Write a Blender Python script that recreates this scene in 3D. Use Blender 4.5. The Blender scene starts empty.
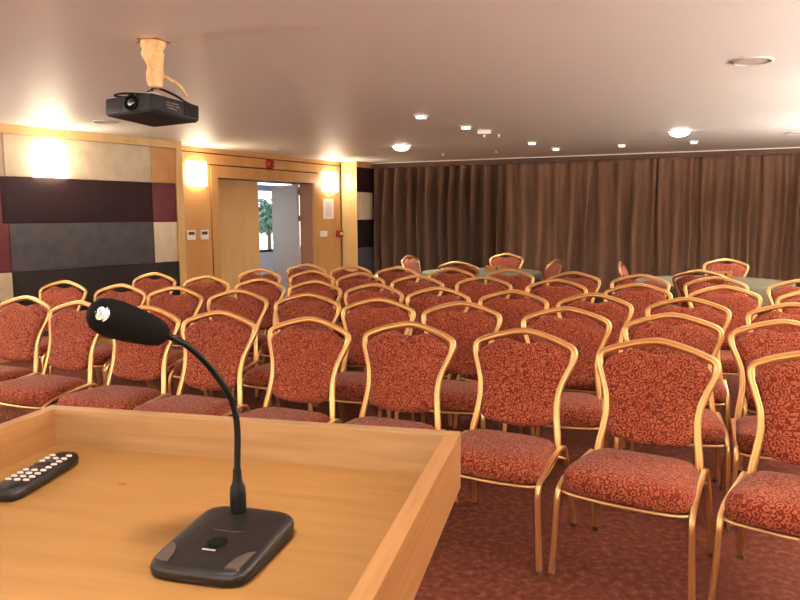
import bpy, bmesh, math, random
from mathutils import Vector, Matrix
random.seed(7)
R = math.radians
C = bpy.context.scene.collection
S = bpy.context.scene

# ------------------------------------------------------------------ camera
PITCH, ROLL, CAMH, FPX = R(6.659), R(-0.346), 1.486, 715.16
cd_ = bpy.data.cameras.new('camera'); cam = bpy.data.objects.new('camera', cd_); C.objects.link(cam)
cp, sp_, cr, sr = math.cos(PITCH), math.sin(PITCH), math.cos(ROLL), math.sin(ROLL)
right = Vector((cr, sr*sp_, sr*cp)); up = Vector((-sr, cr*sp_, cr*cp)); fwd = Vector((0, cp, -sp_))
cam.matrix_world = Matrix(((right.x, up.x, -fwd.x, 0), (right.y, up.y, -fwd.y, 0), (right.z, up.z, -fwd.z, CAMH), (0, 0, 0, 1)))
cd_.sensor_fit = 'HORIZONTAL'; cd_.sensor_width = 36; cd_.lens = FPX/800*36; cd_.clip_start = .02
S.camera = cam

# ------------------------------------------------------------------ world and exposure
S.view_settings.view_transform = 'Standard'; S.view_settings.look = 'None'
S.view_settings.gamma = 1; S.view_settings.use_curve_mapping = False
S.view_settings.exposure = 0.0
W = bpy.data.worlds.new('sky'); S.world = W; W.use_nodes = True
bg = W.node_tree.nodes['Background']; bg.inputs[0].default_value = (.93, .97, 1, 1); bg.inputs[1].default_value = 3.5
LAMP_COL = (1, .95, .86)
LAMP_W = 19        # ceiling downlights
SC_W = 6.5
UP_W = 71          # added upward wash of the unseen wall lamps, lifts the ceiling
SCONCE = 17        # emission of the frosted wall lamps
DOWN = [(0.03, 10.02, 3.8), (3.25, 8.45, 1.9), (6.2, 6.4, .6),  # first two in view, the rest unseen and placed to light the room
        (-5.4, 5.2, 1), (-2.4, 2.3, .9), (-.35, .45, .84), (1.4, -2.0, .8),
        (-7.2, .6, 1), (-4.0, -.9, 1), (-.8, -2.0, 1.1), (2.6, -3.4, 1)]

# ------------------------------------------------------------------ materials
def mat(name, col=(.5,.5,.5), rough=.6, metal=0, spec=.5, emit=None, es=0, **kw):
    m = bpy.data.materials.new(name); m.use_nodes = True
    b = m.node_tree.nodes['Principled BSDF']
    b.inputs['Base Color'].default_value = (*col, 1); b.inputs['Roughness'].default_value = rough
    b.inputs['Metallic'].default_value = metal; b.inputs['Specular IOR Level'].default_value = spec
    if emit: b.inputs['Emission Color'].default_value = (*emit, 1); b.inputs['Emission Strength'].default_value = es
    for k, v in kw.items(): b.inputs[k.replace('_', ' ')].default_value = v
    return m
def lin(r, g, b):
    f = lambda c: (c/255/12.92 if c/255 <= .04045 else ((c/255+.055)/1.055)**2.4)
    return (f(r), f(g), f(b))
def nodes(m):
    nt = m.node_tree; return nt, nt.nodes, nt.links, nt.nodes['Principled BSDF']
def noise_mat(name, c1, c2, scale, rough=.6, stretch=(1,1,1), detail=4, lo=.35, hi=.65, bump=0, bscale=None, dist=0, space='Object', c3=None, **kw):
    m = mat(name, c1, rough, **kw); nt, N, L, b = nodes(m)
    tc = N.new('ShaderNodeTexCoord'); mp = N.new('ShaderNodeMapping'); mp.inputs['Scale'].default_value = stretch
    L.new(tc.outputs[space], mp.inputs[0])
    n = N.new('ShaderNodeTexNoise'); n.inputs['Scale'].default_value = scale; n.inputs['Detail'].default_value = detail; n.inputs['Distortion'].default_value = dist
    L.new(mp.outputs[0], n.inputs['Vector'])
    r = N.new('ShaderNodeValToRGB'); e = r.color_ramp.elements; e[0].position = lo; e[1].position = hi
    e[0].color = (*c1, 1); e[1].color = (*c2, 1)
    if c3: x = r.color_ramp.elements.new((lo+hi)/2); x.color = (*c3, 1)
    L.new(n.outputs[0], r.inputs[0]); L.new(r.outputs[0], b.inputs['Base Color'])
    if bump:
        bn = N.new('ShaderNodeBump'); bn.inputs['Strength'].default_value = bump; bn.inputs['Distance'].default_value = .01
        n2 = N.new('ShaderNodeTexNoise'); n2.inputs['Scale'].default_value = bscale or scale; n2.inputs['Detail'].default_value = 3
        L.new(mp.outputs[0], n2.inputs['Vector']); L.new(n2.outputs[0], bn.inputs['Height']); L.new(bn.outputs[0], b.inputs['Normal'])
    return m
M = {}
M['ceiling'] = mat('satin ceiling paint', lin(240,237,229), .5, spec=.45)
M['carpet'] = noise_mat('mottled carpet', lin(80,38,28), lin(128,74,56), 30, .95, detail=14, lo=.3, hi=.74, spec=.12, bump=.5, bscale=220, dist=.15, c3=lin(100,52,39))
M['wall'] = mat('plain wall paint', lin(222,204,182), .6)
M['dark'] = mat('dark gap', lin(50,24,12), .8)  # backing painted dark, stands in for shadow in the gaps between trims
M['wood'] = noise_mat('honey wood panelling', lin(188,136,78), lin(203,152,94), 3, .38, (1.5,1.5,.35), 5, .3, .7)
M['wood_pale'] = noise_mat('pale wood trim', lin(206,170,112), lin(222,188,132), 4, .36, (1.5,1.5,.35), 5, .3, .7)
M['wood_frame'] = noise_mat('door frame wood', lin(180,132,78), lin(196,148,92), 4, .38, (1.5,1.5,.35), 5, .3, .7)
M['leaf'] = noise_mat('door leaf laminate', lin(196,156,104), lin(206,166,114), 4, .4, (1.5,1.5,.3), 4, .3, .7)
M['leaf_grey'] = mat('grey door leaf laminate', lin(176,164,158), .5)  # laminate greyed for the open leaf, daylight put into its colour
M['jamb'] = mat('brown jamb', lin(150,104,78), .5)
M['cream'] = noise_mat('cream leatherette', lin(206,188,160), lin(222,206,180), 6, .5, detail=6)
M['tan'] = noise_mat('tan leatherette', lin(190,138,82), lin(202,150,94), 6, .5)
M['purple'] = noise_mat('dark purple leatherette', lin(38,16,21), lin(46,21,27), 8, .6, spec=.3)
M['maroon'] = noise_mat('maroon leatherette', lin(98,44,50), lin(112,54,58), 8, .6, spec=.3)
M['grey'] = noise_mat('slate grey leatherette', lin(68,66,72), lin(82,78,82), 8, .6, spec=.3)
M['black'] = noise_mat('black brown leatherette', lin(26,17,15), lin(34,22,20), 8, .6, spec=.3)
M['curtain'] = noise_mat('taupe velvet curtain', lin(152,113,89), lin(178,137,111), 9, .8, (1,1,.15), 4, .3, .7, Sheen_Weight=.3, Sheen_Roughness=.45, Sheen_Tint=(1,.86,.7,1))
M['gold'] = mat('gold lacquered tube', lin(236,192,132), .3, .88, Coat_Weight=.3)
M['gold'].node_tree.nodes['Principled BSDF'].inputs['Coat Roughness'].default_value = .15
M['white'] = mat('white plastic', lin(236,226,212), .4)
M['screen'] = mat('dark display', lin(80,66,50), .3)
M['red'] = mat('red plastic', lin(138,28,16), .4)
M['paper'] = mat('white paper', lin(232,218,214), .8)
M['print'] = mat('printed grey', lin(170,160,165), .8)
M['blackplastic'] = noise_mat('matte black plastic', (.010,.007,.0065), (.014,.010,.009), 200, .45, spec=.3, bump=.08, bscale=900)
M['blackgloss'] = mat('black gooseneck', (.004,.0035,.0035), .5, spec=.15)
M['foam'] = noise_mat('black foam', (.003,.0025,.0025), (.006,.0045,.0045), 400, 1, spec=.1, bump=.15, bscale=700)
M['capmesh'] = noise_mat('silver mesh', (.25,.24,.23), (.85,.82,.78), 420, .5, detail=1, lo=.4, hi=.55, metal=.2)
M['greyaccent'] = mat('grey accent', lin(78,66,60), .35)
M['mark'] = mat('pale printing', lin(215,200,190), .6)
M['rubber'] = mat('white rubber key', lin(222,208,200), .5)
M['chrome'] = mat('steel', (.6,.58,.55), .25, 1)
M['proj'] = noise_mat('black projector shell', (.005,.004,.0045), (.008,.0065,.007), 60, .6, spec=.25)
M['projslot'] = mat('vent slots', (.004,.003,.003), .8)
M['glass'] = mat('lens glass', (.01,.01,.015), .05, spec=1)
M['plaster'] = noise_mat('crumpled cream wrap', lin(214,172,112), lin(238,204,146), 18, .75, bump=1, bscale=22)
M['glow'] = mat('frosted lamp glass', (.9,.8,.65), .5, emit=(1,.82,.58), es=SCONCE)
M['led'] = mat('lit downlight diffuser', (.9,.9,.9), .5, emit=(1,.93,.85), es=14)
M['ledsmall'] = mat('small lit diffuser', (.9,.9,.9), .5, emit=(1,.88,.76), es=1.6)
M['speaker'] = mat('grey speaker grille', lin(196,186,178), .6)
M['pelmet'] = mat('dark brown pelmet', lin(84,56,42), .7)
M['cloth'] = noise_mat('sage grey tablecloth', lin(86,79,60), lin(100,93,74), 7, .8)
M['box'] = noise_mat('oak napkin box', lin(150,96,44), lin(176,120,62), 20, .5, (1,1,6))
M['tray'] = noise_mat('honey beech desk', lin(158,112,58), lin(171,124,69), 3.5, .5, (1.2,14,14), 6, .3, .7)
M['rail'] = noise_mat('beech rail', lin(156,118,76), lin(174,135,92), 3.5, .4, (1.5,22,22), 6, .3, .7)
M['rail_side'] = noise_mat('beech rail lengthwise', lin(156,108,62), lin(174,126,78), 3.5, .4, (22,1.5,22), 6, .3, .7)  # lengthwise grain; darker than the far rail, side shade put into the colour
M['leafgreen'] = noise_mat('shrub leaves', lin(52,78,66), lin(96,128,110), 9, .7)
M['bark'] = mat('bark', lin(80,64,52), .9)
M['ground'] = noise_mat('pale paving', lin(190,204,200), lin(214,224,220), 3, .9)
M['corr'] = mat('corridor paint', lin(222,222,226), .7)
M['corrfloor'] = mat('corridor floor', lin(60,58,70), .5)
M['lavender'] = mat('lavender blind', lin(190,186,214), .7)
M['navy'] = mat('navy rail', lin(40,44,66), .6)
pm = M['pane'] = mat('window glass', (1,1,1), .02, spec=.5, Transmission_Weight=1, IOR=1.1)

def fabric(name, c1, c2, rough=.8):
    m = mat(name, c1, rough, spec=.18, Sheen_Weight=.08); nt, N, L, b = nodes(m)
    tc = N.new('ShaderNodeTexCoord')
    oi = N.new('ShaderNodeObjectInfo'); ad = N.new('ShaderNodeVectorMath'); ad.operation = 'ADD'
    L.new(tc.outputs['Object'], ad.inputs[0]); L.new(oi.outputs['Random'], ad.inputs[1])
    n = N.new('ShaderNodeTexNoise'); n.inputs['Scale'].default_value = 45; n.inputs['Detail'].default_value = 0; L.new(ad.outputs[0], n.inputs['Vector'])
    ds = N.new('ShaderNodeVectorMath'); ds.operation = 'MULTIPLY_ADD'; L.new(n.outputs['Color'], ds.inputs[0]); ds.inputs[1].default_value = (.015,.015,.015); L.new(ad.outputs[0], ds.inputs[2])
    vo = N.new('ShaderNodeTexVoronoi'); vo.inputs['Scale'].default_value = 44; L.new(ds.outputs[0], vo.inputs['Vector'])
    mu = N.new('ShaderNodeMath'); mu.operation = 'MULTIPLY'; mu.inputs[1].default_value = 2.5; L.new(vo.outputs['Distance'], mu.inputs[0])
    pp = N.new('ShaderNodeMath'); pp.operation = 'PINGPONG'; pp.inputs[1].default_value = .5; L.new(mu.outputs[0], pp.inputs[0])
    r = N.new('ShaderNodeValToRGB'); e = r.color_ramp.elements; e[0].position = .17; e[1].position = .28; e[0].color = (*c1,1); e[1].color = (*c2,1)
    L.new(pp.outputs[0], r.inputs[0]); 
    n2 = N.new('ShaderNodeTexNoise'); n2.inputs['Scale'].default_value = 500; L.new(tc.outputs['Object'], n2.inputs['Vector'])
    mx = N.new('ShaderNodeMix'); mx.data_type = 'RGBA'; mx.blend_type = 'MULTIPLY'; mx.inputs[0].default_value = .35
    L.new(r.outputs[0], mx.inputs[6]); L.new(n2.outputs[0], mx.inputs[7]); L.new(mx.outputs[2], b.inputs['Base Color'])
    bn = N.new('ShaderNodeBump'); bn.inputs['Strength'].default_value = .25; bn.inputs['Distance'].default_value = .002
    L.new(r.outputs[0], bn.inputs['Height']); L.new(bn.outputs[0], b.inputs['Normal'])
    return m
M['fabric'] = fabric('red and gold maze fabric', lin(172,95,66), lin(112,34,17))
M['pan'] = mat('dark seat underside', lin(60,32,24), .8)
M['cap'] = mat('brown rubber foot', lin(96,62,40), .6)

# ------------------------------------------------------------------ mesh helpers
def obj(name, bm, m, parent=None, smooth=False, angle=None):
    me = bpy.data.meshes.new(name); bmesh.ops.recalc_face_normals(bm, faces=bm.faces); bm.to_mesh(me); bm.free()
    if isinstance(m, (list, tuple)):
        for x in m: me.materials.append(M[x])
    else: me.materials.append(M[m])
    if smooth:
        me.shade_smooth()
        if angle: me.set_sharp_from_angle(angle=R(angle))
    o = bpy.data.objects.new(name, me); C.objects.link(o); o.parent = parent
    return o
def thing(name, label, cat, loc=(0,0,0), rz=0, group=None):
    o = bpy.data.objects.new(name, None); C.objects.link(o); o.location = loc; o.rotation_euler = (0,0,rz)
    o.empty_display_size = .1
    o['label'] = label; o['category'] = cat
    if group: o['group'] = group
    return o
def tag(o, label, cat, group=None):
    o['label'] = label; o['category'] = cat
    if group: o['group'] = group
    return o
def struct(name, bm, m, parent=None, **k):
    o = obj(name, bm, m, parent, **k)
    if not parent: o['kind'] = 'structure'
    return o
def box(bm, x0, x1, y0, y1, z0, z1, mi=0, T=None, bev=0):
    vs = [Vector((x, y, z)) for z in (z0, z1) for x, y in ((x0,y0),(x1,y0),(x1,y1),(x0,y1))]
    if T: vs = [T(v) for v in vs]
    v = [bm.verts.new(p) for p in vs]
    fs = [bm.faces.new([v[i] for i in q]) for q in ((0,3,2,1),(4,5,6,7),(0,1,5,4),(1,2,6,5),(2,3,7,6),(3,0,4,7))]
    for f in fs: f.material_index = mi
    if bev:
        es = list({e for f in fs for e in f.edges})
        bmesh.ops.bevel(bm, geom=es, offset=bev, segments=2, affect='EDGES', profile=.6)
    return fs
def frame(o, d):
    o = Vector((o[0], o[1])); d = Vector(d).normalized(); n = Vector((-d.y, d.x))   # n = outward (left of direction)
    return lambda v: Vector((o.x+d.x*v[0]+n.x*v[1], o.y+d.y*v[0]+n.y*v[1], v[2]))
def smoothpath(pts, n=6):
    P = [Vector(p) for p in pts]; P = [P[0]*2-P[1]] + P + [P[-1]*2-P[-2]]; out = []
    for i in range(1, len(P)-2):
        a, b, c, d = P[i-1:i+3]
        for k in range(n):
            t = k/n; out.append(.5*((2*b)+(c-a)*t+(2*a-5*b+4*c-d)*t*t+(3*b-3*c+d-a)*t**3))
    out.append(P[-2]); return out
def sweep(bm, path, prof, ref, closed=False, scale=None, caps=True, mi=0):
    path = [Vector(p) for p in path]; n = len(path); rings = []
    for i, p in enumerate(path):
        t = (path[(i+1) % n] - path[i-1]) if closed else (path[min(i+1, n-1)] - path[max(i-1, 0)])
        t.normalize(); r = ref(i) if callable(ref) else Vector(ref)
        b = (r - t*r.dot(t)).normalized(); nn = b.cross(t); s = scale[i] if scale else 1
        rings.append([bm.verts.new(p + nn*a*s + b*c*s) for a, c in prof])
    m = len(prof)
    for i in range(n if closed else n-1):
        A, B = rings[i], rings[(i+1) % n]
        for k in range(m): bm.faces.new((A[k], A[(k+1) % m], B[(k+1) % m], B[k])).material_index = mi
    if caps and not closed: bm.faces.new(rings[0][::-1]); bm.faces.new(rings[-1])
def circ(r, n=12, ry=None): return [(r*math.cos(2*math.pi*k/n), (ry or r)*math.sin(2*math.pi*k/n)) for k in range(n)]
def lathe(bm, prof, n=24, c=(0,0,0), T=None, mi=0, capb=True, capt=True):
    rings = []
    for r, z in prof:
        vs = [Vector((c[0]+r*math.cos(2*math.pi*k/n), c[1]+r*math.sin(2*math.pi*k/n), c[2]+z)) for k in range(n)]
        if T: vs = [T@v if isinstance(T, Matrix) else T(v) for v in vs]
        rings.append([bm.verts.new(v) for v in vs])
    for a, b in zip(rings, rings[1:]):
        for k in range(n): bm.faces.new((a[k], a[(k+1)%n], b[(k+1)%n], b[k])).material_index = mi
    if capb: bm.faces.new(rings[0][::-1]).material_index = mi
    if capt: bm.faces.new(rings[-1]).material_index = mi
def interp(tab, x):
    for (a, b), (c, d) in zip(tab, tab[1:]):
        if x <= c: 
            t = (x-a)/(c-a) if c > a else 0; t = max(0, min(1, t)); return b+(d-b)*t
    return tab[-1][1]
def poly(bm, pts, z0, z1):
    a = [bm.verts.new((x, y, z0)) for x, y in pts]; b = [bm.verts.new((x, y, z1)) for x, y in pts]
    bm.faces.new(a[::-1]); bm.faces.new(b)
    for k in range(len(pts)): j = (k+1) % len(pts); bm.faces.new((a[k], a[j], b[j], b[k]))
def NB(): return bmesh.new()

# ------------------------------------------------------------------ the room
H = 2.45
L0, L1 = (-4.060, 7.440), (-2.824, 9.269)
LD = Vector((L1[0]-L0[0], L1[1]-L0[1])).normalized()
D0, D1 = (-2.875, 9.782), (-1.029, 12.856)
DD = Vector((D1[0]-D0[0], D1[1]-D0[1])).normalized()
C0, C1 = (-0.496, 13.26), (5.846, 10.611)
CD = Vector((C1[0]-C0[0], C1[1]-C0[1])).normalized()
P1 = (D1[0]+CD.x*.30, D1[1]+CD.y*.30)
FL, FD, FC = frame(L0, LD), frame(D0, DD), frame(C0, CD)
FP = frame(D1, CD); FN = frame(P1, (C0[0]-P1[0]+.06, C0[1]-P1[1]+.12))
RC = (C0[0]+CD.x*8.2+.23, C0[1]+CD.y*8.2+.55)                  # curtain / right wall corner
RD = Vector((-.385, -.923)).normalized()
RE = (RC[0]+RD.x*17.6, RC[1]+RD.y*17.6)
LB = (L0[0]-LD.x*13, L0[1]-LD.y*13)
FR_, FB = frame(RC, RD), frame(RE, (LB[0]-RE[0], LB[1]-RE[1]))
BL = math.hypot(LB[0]-RE[0], LB[1]-RE[1])
out = [(-11.5,-3.2), (5.2,-7.4), (9.6,10.2), (-.1,14.6), (-6.2,16.5), (-8.5,7.5)]
bm = NB(); poly(bm, [(-12.5,-4), (4.9,-7.8), (9.8,10.6), (.6,14.8), (-1.5,13.8), (-3.4,9.9), (-5,7.5)], -.12, 0); struct('floor', bm, 'carpet')
bm = NB(); poly(bm, [(-12.5,-4), (4.9,-7.8), (9.8,10.6), (.6,14.8), (-1.3,13.5), (-3.3,9.95), (-3.3,9.4), (-5,7.2)], H, H+.15); struct('ceiling', bm, 'ceiling')
bm = NB(); box(bm, -13.2, 2.25, .03, .2, 0, H, T=FL); struct('wall_left', bm, 'wall')
bm = NB(); box(bm, -.35, 8.6, .60, .75, 0, H, T=FC); struct('wall_far', bm, 'wall')
bm = NB(); box(bm, -.2, 17.8, 0, .15, 0, H, T=FR_); struct('wall_right', bm, 'wall')
bm = NB(); box(bm, -.2, BL+.2, 0, .15, 0, H, T=FB); struct('wall_back', bm, 'wall')
# patchwork of padded panels on the left wall
def pad(F, s0, s1, z0, z1, m, lab, grp='padded wall panels', d=.028):
    bm = NB(); box(bm, s0+.0015, s1-.0015, .0, d, z0+.0015, z1-.0015, T=F, bev=.006); o = obj('wall_panel', bm, m, smooth=True, angle=50)
    tag(o, lab, 'wall panel', grp); return o
Z = [.12, .44, .93, 1.435, 1.922, 2.358]
pad(FL, 0.02, 1.80, Z[4], Z[5], 'cream', 'wide cream padded wall panel behind the glowing lamp left of the doorway')
pad(FL, 1.80, 2.16, Z[4], Z[5], 'tan', 'small tan padded wall panel at the top beside the wooden post')
pad(FL, -.04, 1.80, Z[3], Z[4], 'purple', 'wide dark purple padded wall panel below the glowing lamp')
pad(FL, 1.80, 2.16, Z[3], Z[4], 'maroon', 'small maroon padded wall panel above the small cream one, beside the post')
pad(FL, .02, 1.80, Z[2], Z[3], 'grey', 'wide slate grey padded wall panel below the dark purple one')
pad(FL, 1.80, 2.16, Z[2], Z[3], 'cream', 'small cream padded wall panel below the maroon one, beside the post')
pad(FL, .02, 2.16, Z[1], Z[2], 'black', 'wide black-brown padded wall panel low on the left wall behind the chairs')
pad(FL, .02, 2.16, Z[0], Z[1], 'grey', 'lowest grey padded wall panel on the left wall')
pad(FL, -1.8, -.04, Z[4], Z[5], 'tan', 'tan padded wall panel at the upper left edge')
pad(FL, -1.8, -.04, Z[3], Z[4], 'maroon', 'maroon padded wall panel at the left edge above the grey row')
pad(FL, -1.8, .02, Z[2], Z[3], 'maroon', 'maroon padded wall panel at the left edge beside the slate grey one')
pad(FL, -1.8, .02, Z[1], Z[2], 'cream', 'cream padded wall panel at the left edge beside the black-brown one')
pad(FL, -1.8, .02, Z[0], Z[1], 'tan', 'lowest tan padded wall panel at the left edge')
bm = NB(); box(bm, -13, 2.17, -.03, .03, Z[5], H, T=FL); box(bm, -13, 2.17, -.037, -.03, Z[5], Z[5]+.02, T=FL); struct('trim_1', bm, 'wood_pale')
bm = NB(); box(bm, 2.165, 2.25, -.035, .55, 0, H, T=FL, bev=.004); struct('trim_2', bm, 'wood_pale')
bm = NB(); box(bm, -13, 2.16, -.01, .03, 0, .12, T=FL); struct('baseboard_left', bm, 'wood')
# doorway wall
OS0, OS1, OZ, DEP = .575, 2.775, 2.05, .30
bm = NB(); box(bm, -.25, OS0-.02, .03, DEP, 0, H, T=FD); box(bm, OS1+.02, 3.60, .03, DEP, 0, H, T=FD); box(bm, OS0-.02, OS1+.02, .03, DEP, OZ+.02, H, T=FD)
struct('wall_door', bm, 'dark')
bm = NB(); box(bm, -.2, 3.545, .0, .03, 2.385, H, T=FD); struct('trim_3', bm, 'wood')
bm = NB(); box(bm, -.2, 3.545, .0, .03, 2.232, 2.370, T=FD); struct('trim_4', bm, 'wood')
bm = NB(); box(bm, -.2, .425, .0, .03, 0, 2.228, T=FD); struct('trim_5', bm, 'wood')
bm = NB(); box(bm, 2.905, 3.545, .0, .03, 0, 2.228, T=FD); struct('trim_6', bm, 'wood')
d1 = thing('door_1', 'x', 'x', (0,0,0)); del d1['label']; del d1['category']; d1['kind'] = 'structure'
bm = NB()
box(bm, .44, OS0, -.012, .03, 0, 2.215, T=FD); box(bm, OS1, 2.90, -.012, .03, 0, 2.215, T=FD); box(bm, OS0, OS1, -.012, .03, OZ, 2.215, T=FD)
obj('door_frame', bm, 'wood_frame', d1)
bm = NB()
box(bm, OS0-.018, OS0, .03, DEP, 0, OZ, T=FD); box(bm, OS1, OS1+.018, .03, DEP, 0, OZ, T=FD); box(bm, OS0, OS1, .03, DEP, OZ, OZ+.018, T=FD)
obj('door_jamb', bm, 'jamb', d1)
mid = (OS0+OS1)/2
bm = NB(); box(bm, OS0+.004, mid+.01, .245, .29, .01, OZ-.004, T=FD, bev=.002); lf = obj('closed_leaf', bm, 'leaf', d1)
hp = FD((OS1, DEP, 0)); a = R(-26)
od = Vector((-DD.y, DD.x)); od = Vector((od.x*math.cos(a)-od.y*math.sin(a), od.x*math.sin(a)+od.y*math.cos(a)))
FO = frame((hp.x, hp.y), od)
bm = NB(); box(bm, .012, 1.09, 0.0, .045, .01, OZ-.01, T=FO, bev=.002); ol = obj('open_leaf', bm, 'leaf_grey', d1)
bm = NB()
for s in (-1, 1):
    y = .0225+s*.0225
    lathe(bm, [(.024,0),(.024,.008)], 16, T=lambda v, y=y, s=s: FO((1.03+v[0], y+s*v[2], 1.02+v[1])))
    box(bm, .92, 1.04, min(y+s*.04, y+s*.055), max(y+s*.04, y+s*.055), 1.012, 1.030, T=FO)
    box(bm, 1.02, 1.04, min(y, y+s*.05), max(y, y+s*.05), 1.012, 1.030, T=FO)
obj('door_handle', bm, 'chrome', ol)
for z in (.3, 1.42, 1.86):
    bm = NB(); lathe(bm, [(.011,0),(.011,.09)], 10, T=lambda v, z=z: FD((OS1-.016+v[0], DEP+.012+v[1], z+v[2]))); box(bm, OS1-.05, OS1, DEP-.004, DEP+.004, z, z+.09, T=FD)
    obj('hinge', bm, 'chrome', d1)
# pillar and the narrow patchwork strip beside the curtain
bm = NB(); box(bm, .0, .30, .0, .7, 0, H, T=FP, bev=.004); struct('trim_7', bm, 'wood_pale')
bm = NB(); box(bm, .03, 1.5, .03, .2, 0, H, T=FN); struct('wall_niche', bm, 'dark')
for z0, z1, m, l in ((Z[4], 2.36, 'purple', 'dark purple narrow padded panel at the top between pillar and curtain'),
                     (Z[3], Z[4], 'cream', 'pale narrow padded panel between the pillar and the curtain'),
                     (Z[2], Z[3], 'black', 'black narrow padded panel below the pale one beside the curtain'),
                     (Z[1], Z[2], 'grey', 'slate narrow padded panel low beside the curtain'),
                     (Z[0], Z[1], 'black', 'lowest black narrow padded panel beside the curtain')):
    pad(FN, .005, .60, z0, z1, m, l, 'narrow padded panels by the curtain')
bm = NB(); box(bm, .0, .6, -.01, .03, 2.36, H, T=FN); struct('trim_8', bm, 'wood')
# pelmet above the curtain
bm = NB(); box(bm, .0, 8.2, -.06, -.035, 2.36, H-.012, T=FC); struct('trim_9', bm, 'pelmet')
bm = NB(); box(bm, .0, 8.2, -.075, -.03, H-.012, H, T=FC); struct('trim_10', bm, 'white')

# curtains: heavy pleats as real folded geometry
def curtain(s0, s1, deep, label, seed):
    rnd = random.Random(seed); F = FC; knots = []; s = s0; sign = 1
    # fold = ridge (towards room) then valley; widths vary
    while s < s1:
        w = rnd.uniform(.17,.30) if not deep else rnd.uniform(.15,.27)
        r = rnd.uniform(.36,.5) if deep else rnd.uniform(.5,.66)
        knots.append((s, w, r, rnd.choice((.6,.9,1,1)) if deep else rnd.uniform(.6,1), rnd.uniform(-.05,.05), rnd.uniform(0,6.28))); s += w
    zs = [0.03, .35, .75, 1.1, 1.5, 1.9, 2.15, 2.3, 2.37]; rows = []
    A = .52 if deep else .2
    for z in zs:
        f = (z-.03)/2.34; row = []
        pinch = 1-.62*max(0, (f-.62)/.38)**1.3
        for (s, w, r, a, dr, ph) in knots:
            for k in range(16):
                t = k/16
                if t < r: h = math.sin(math.pi*t/r)**.5
                else: h = -math.sin(math.pi*(t-r)/(1-r))**(.5 if deep else .8)
                h = h*(.35 if h > 0 else .65)
                x = s+w*t + dr*(1-f)*.8 + .012*math.sin(ph+3*z)
                x += (.035 if deep else .02)*math.sin(2*math.pi*(t-r/2))*(-1)*pinch
                row.append((x, (.06 if deep else .10) - A*a*pinch*h + .01*math.sin(ph*2+2.2*z), z))
        rows.append(row)
    bm = NB(); V = [[bm.verts.new(F(p)) for p in row] for row in rows]
    for A_, B_ in zip(V, V[1:]):
        for k in range(len(A_)-1): bm.faces.new((A_[k], A_[k+1], B_[k+1], B_[k]))
    bmesh.ops.solidify(bm, geom=bm.faces[:], thickness=.004)
    o = obj('curtain', bm, 'curtain', smooth=True); tag(o, label, 'curtain', 'pleated velvet curtains'); return o
curtain(.02, 2.45, True, 'taupe velvet curtain with deep dark gaps between folds, nearest the pillar', 3)
curtain(2.46, 4.9, False, 'brown velvet curtain in the middle of the far wall between the two round tables', 5)
curtain(4.91, 8.15, False, 'reddish brown velvet curtain on the right behind the larger round table', 9)
# ------------------------------------------------------------------ corridor and garden beyond the open door
CS0, CS1 = -.6, 9.5
bm = NB(); box(bm, CS0, CS1, .02+DEP, 4.2, -.12, -.002, T=FD); struct('floor_corridor', bm, 'corrfloor')
bm = NB(); box(bm, CS0, CS1, DEP, 4.2, 2.5, 2.6, T=FD); struct('ceiling_corridor', bm, 'corr')
bm = NB(); box(bm, CS0, CS1, 4.0, 4.15, -.002, .66, T=FD); box(bm, CS0, CS1, 4.0, 4.15, 2.36, 2.5, T=FD); box(bm, CS0, 3, 4.0, 4.15, .66, 2.36, T=FD)
struct('wall_corridor', bm, 'corr')
bm = NB(); box(bm, CS0-.1, CS0, DEP, 4.2, 0, 2.5, T=FD); box(bm, CS1, CS1+.1, DEP, 4.2, 0, 2.5, T=FD); box(bm, 3.6, CS1, DEP, DEP+.1, 0, 2.5, T=FD); box(bm, CS0, -.25, DEP, DEP+.1, 0, 2.5, T=FD); struct('wall_corridor_ends', bm, 'corr')
w1 = bpy.data.objects.new('window_1', None); C.objects.link(w1); w1['kind'] = 'structure'
bm = NB()
box(bm, 3, CS1, 4.03, 4.1, .66, .72, T=FD); box(bm, 3, CS1, 4.03, 4.1, 2.30, 2.36, T=FD)
MU = (3, 5.0, 7.2, CS1-.06)
for s in MU: box(bm, s, s+.06, 4.03, 4.1, .72, 2.30, T=FD)
obj('window_frame', bm, 'navy', w1)
for a_, b_ in zip(MU, MU[1:]):
    bm = NB(); box(bm, a_+.06, b_, 4.06, 4.068, .72, 2.30, T=FD); obj('window_pane', bm, 'pane', w1)
bm = NB(); box(bm, 3.05, CS1-.02, 3.97, 3.995, 2.10, 2.24, T=FD); tag(obj('roller_blind', bm, 'lavender'), 'pale lavender rolled window blind seen through the open door', 'blind')
bm = NB(); box(bm, -12, 24, 4.3, 40, -.14, -.02, T=FD); struct('ground_outside', bm, 'ground')
def shrub(s, d, r, h, label, seed):
    rnd = random.Random(seed); t = thing('garden_tree', label, 'tree', FD((s, d, -.02)), 0, 'trees in the garden')
    bm = NB(); lathe(bm, [(.07,0),(.05,h*.6),(.03,h)], 8); obj('trunk', bm, 'bark', t)
    bm = NB()
    for i in range(420):
        u, v = rnd.uniform(0, 6.28), rnd.uniform(-1, 1); q = rnd.uniform(.35,1)*r; c = Vector((q*math.cos(u)*math.sqrt(1-v*v), q*math.sin(u)*math.sqrt(1-v*v), h+q*v*.75))
        a, b = Vector([rnd.uniform(-1,1) for _ in '123']).normalized()*.12, Vector([rnd.uniform(-1,1) for _ in '123']).normalized()*.07
        vs = [bm.verts.new(c+x) for x in (a, b, -a, -b)]; bm.faces.new(vs)
    obj('crown', bm, 'leafgreen', t)
shrub(9.6, 7.0, .75, 1.55, 'leafy green garden tree outside the corridor window', 2)
shrub(12.6, 9.6, .9, 1.5, 'second leafy garden tree farther beyond the corridor window', 4)

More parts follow.
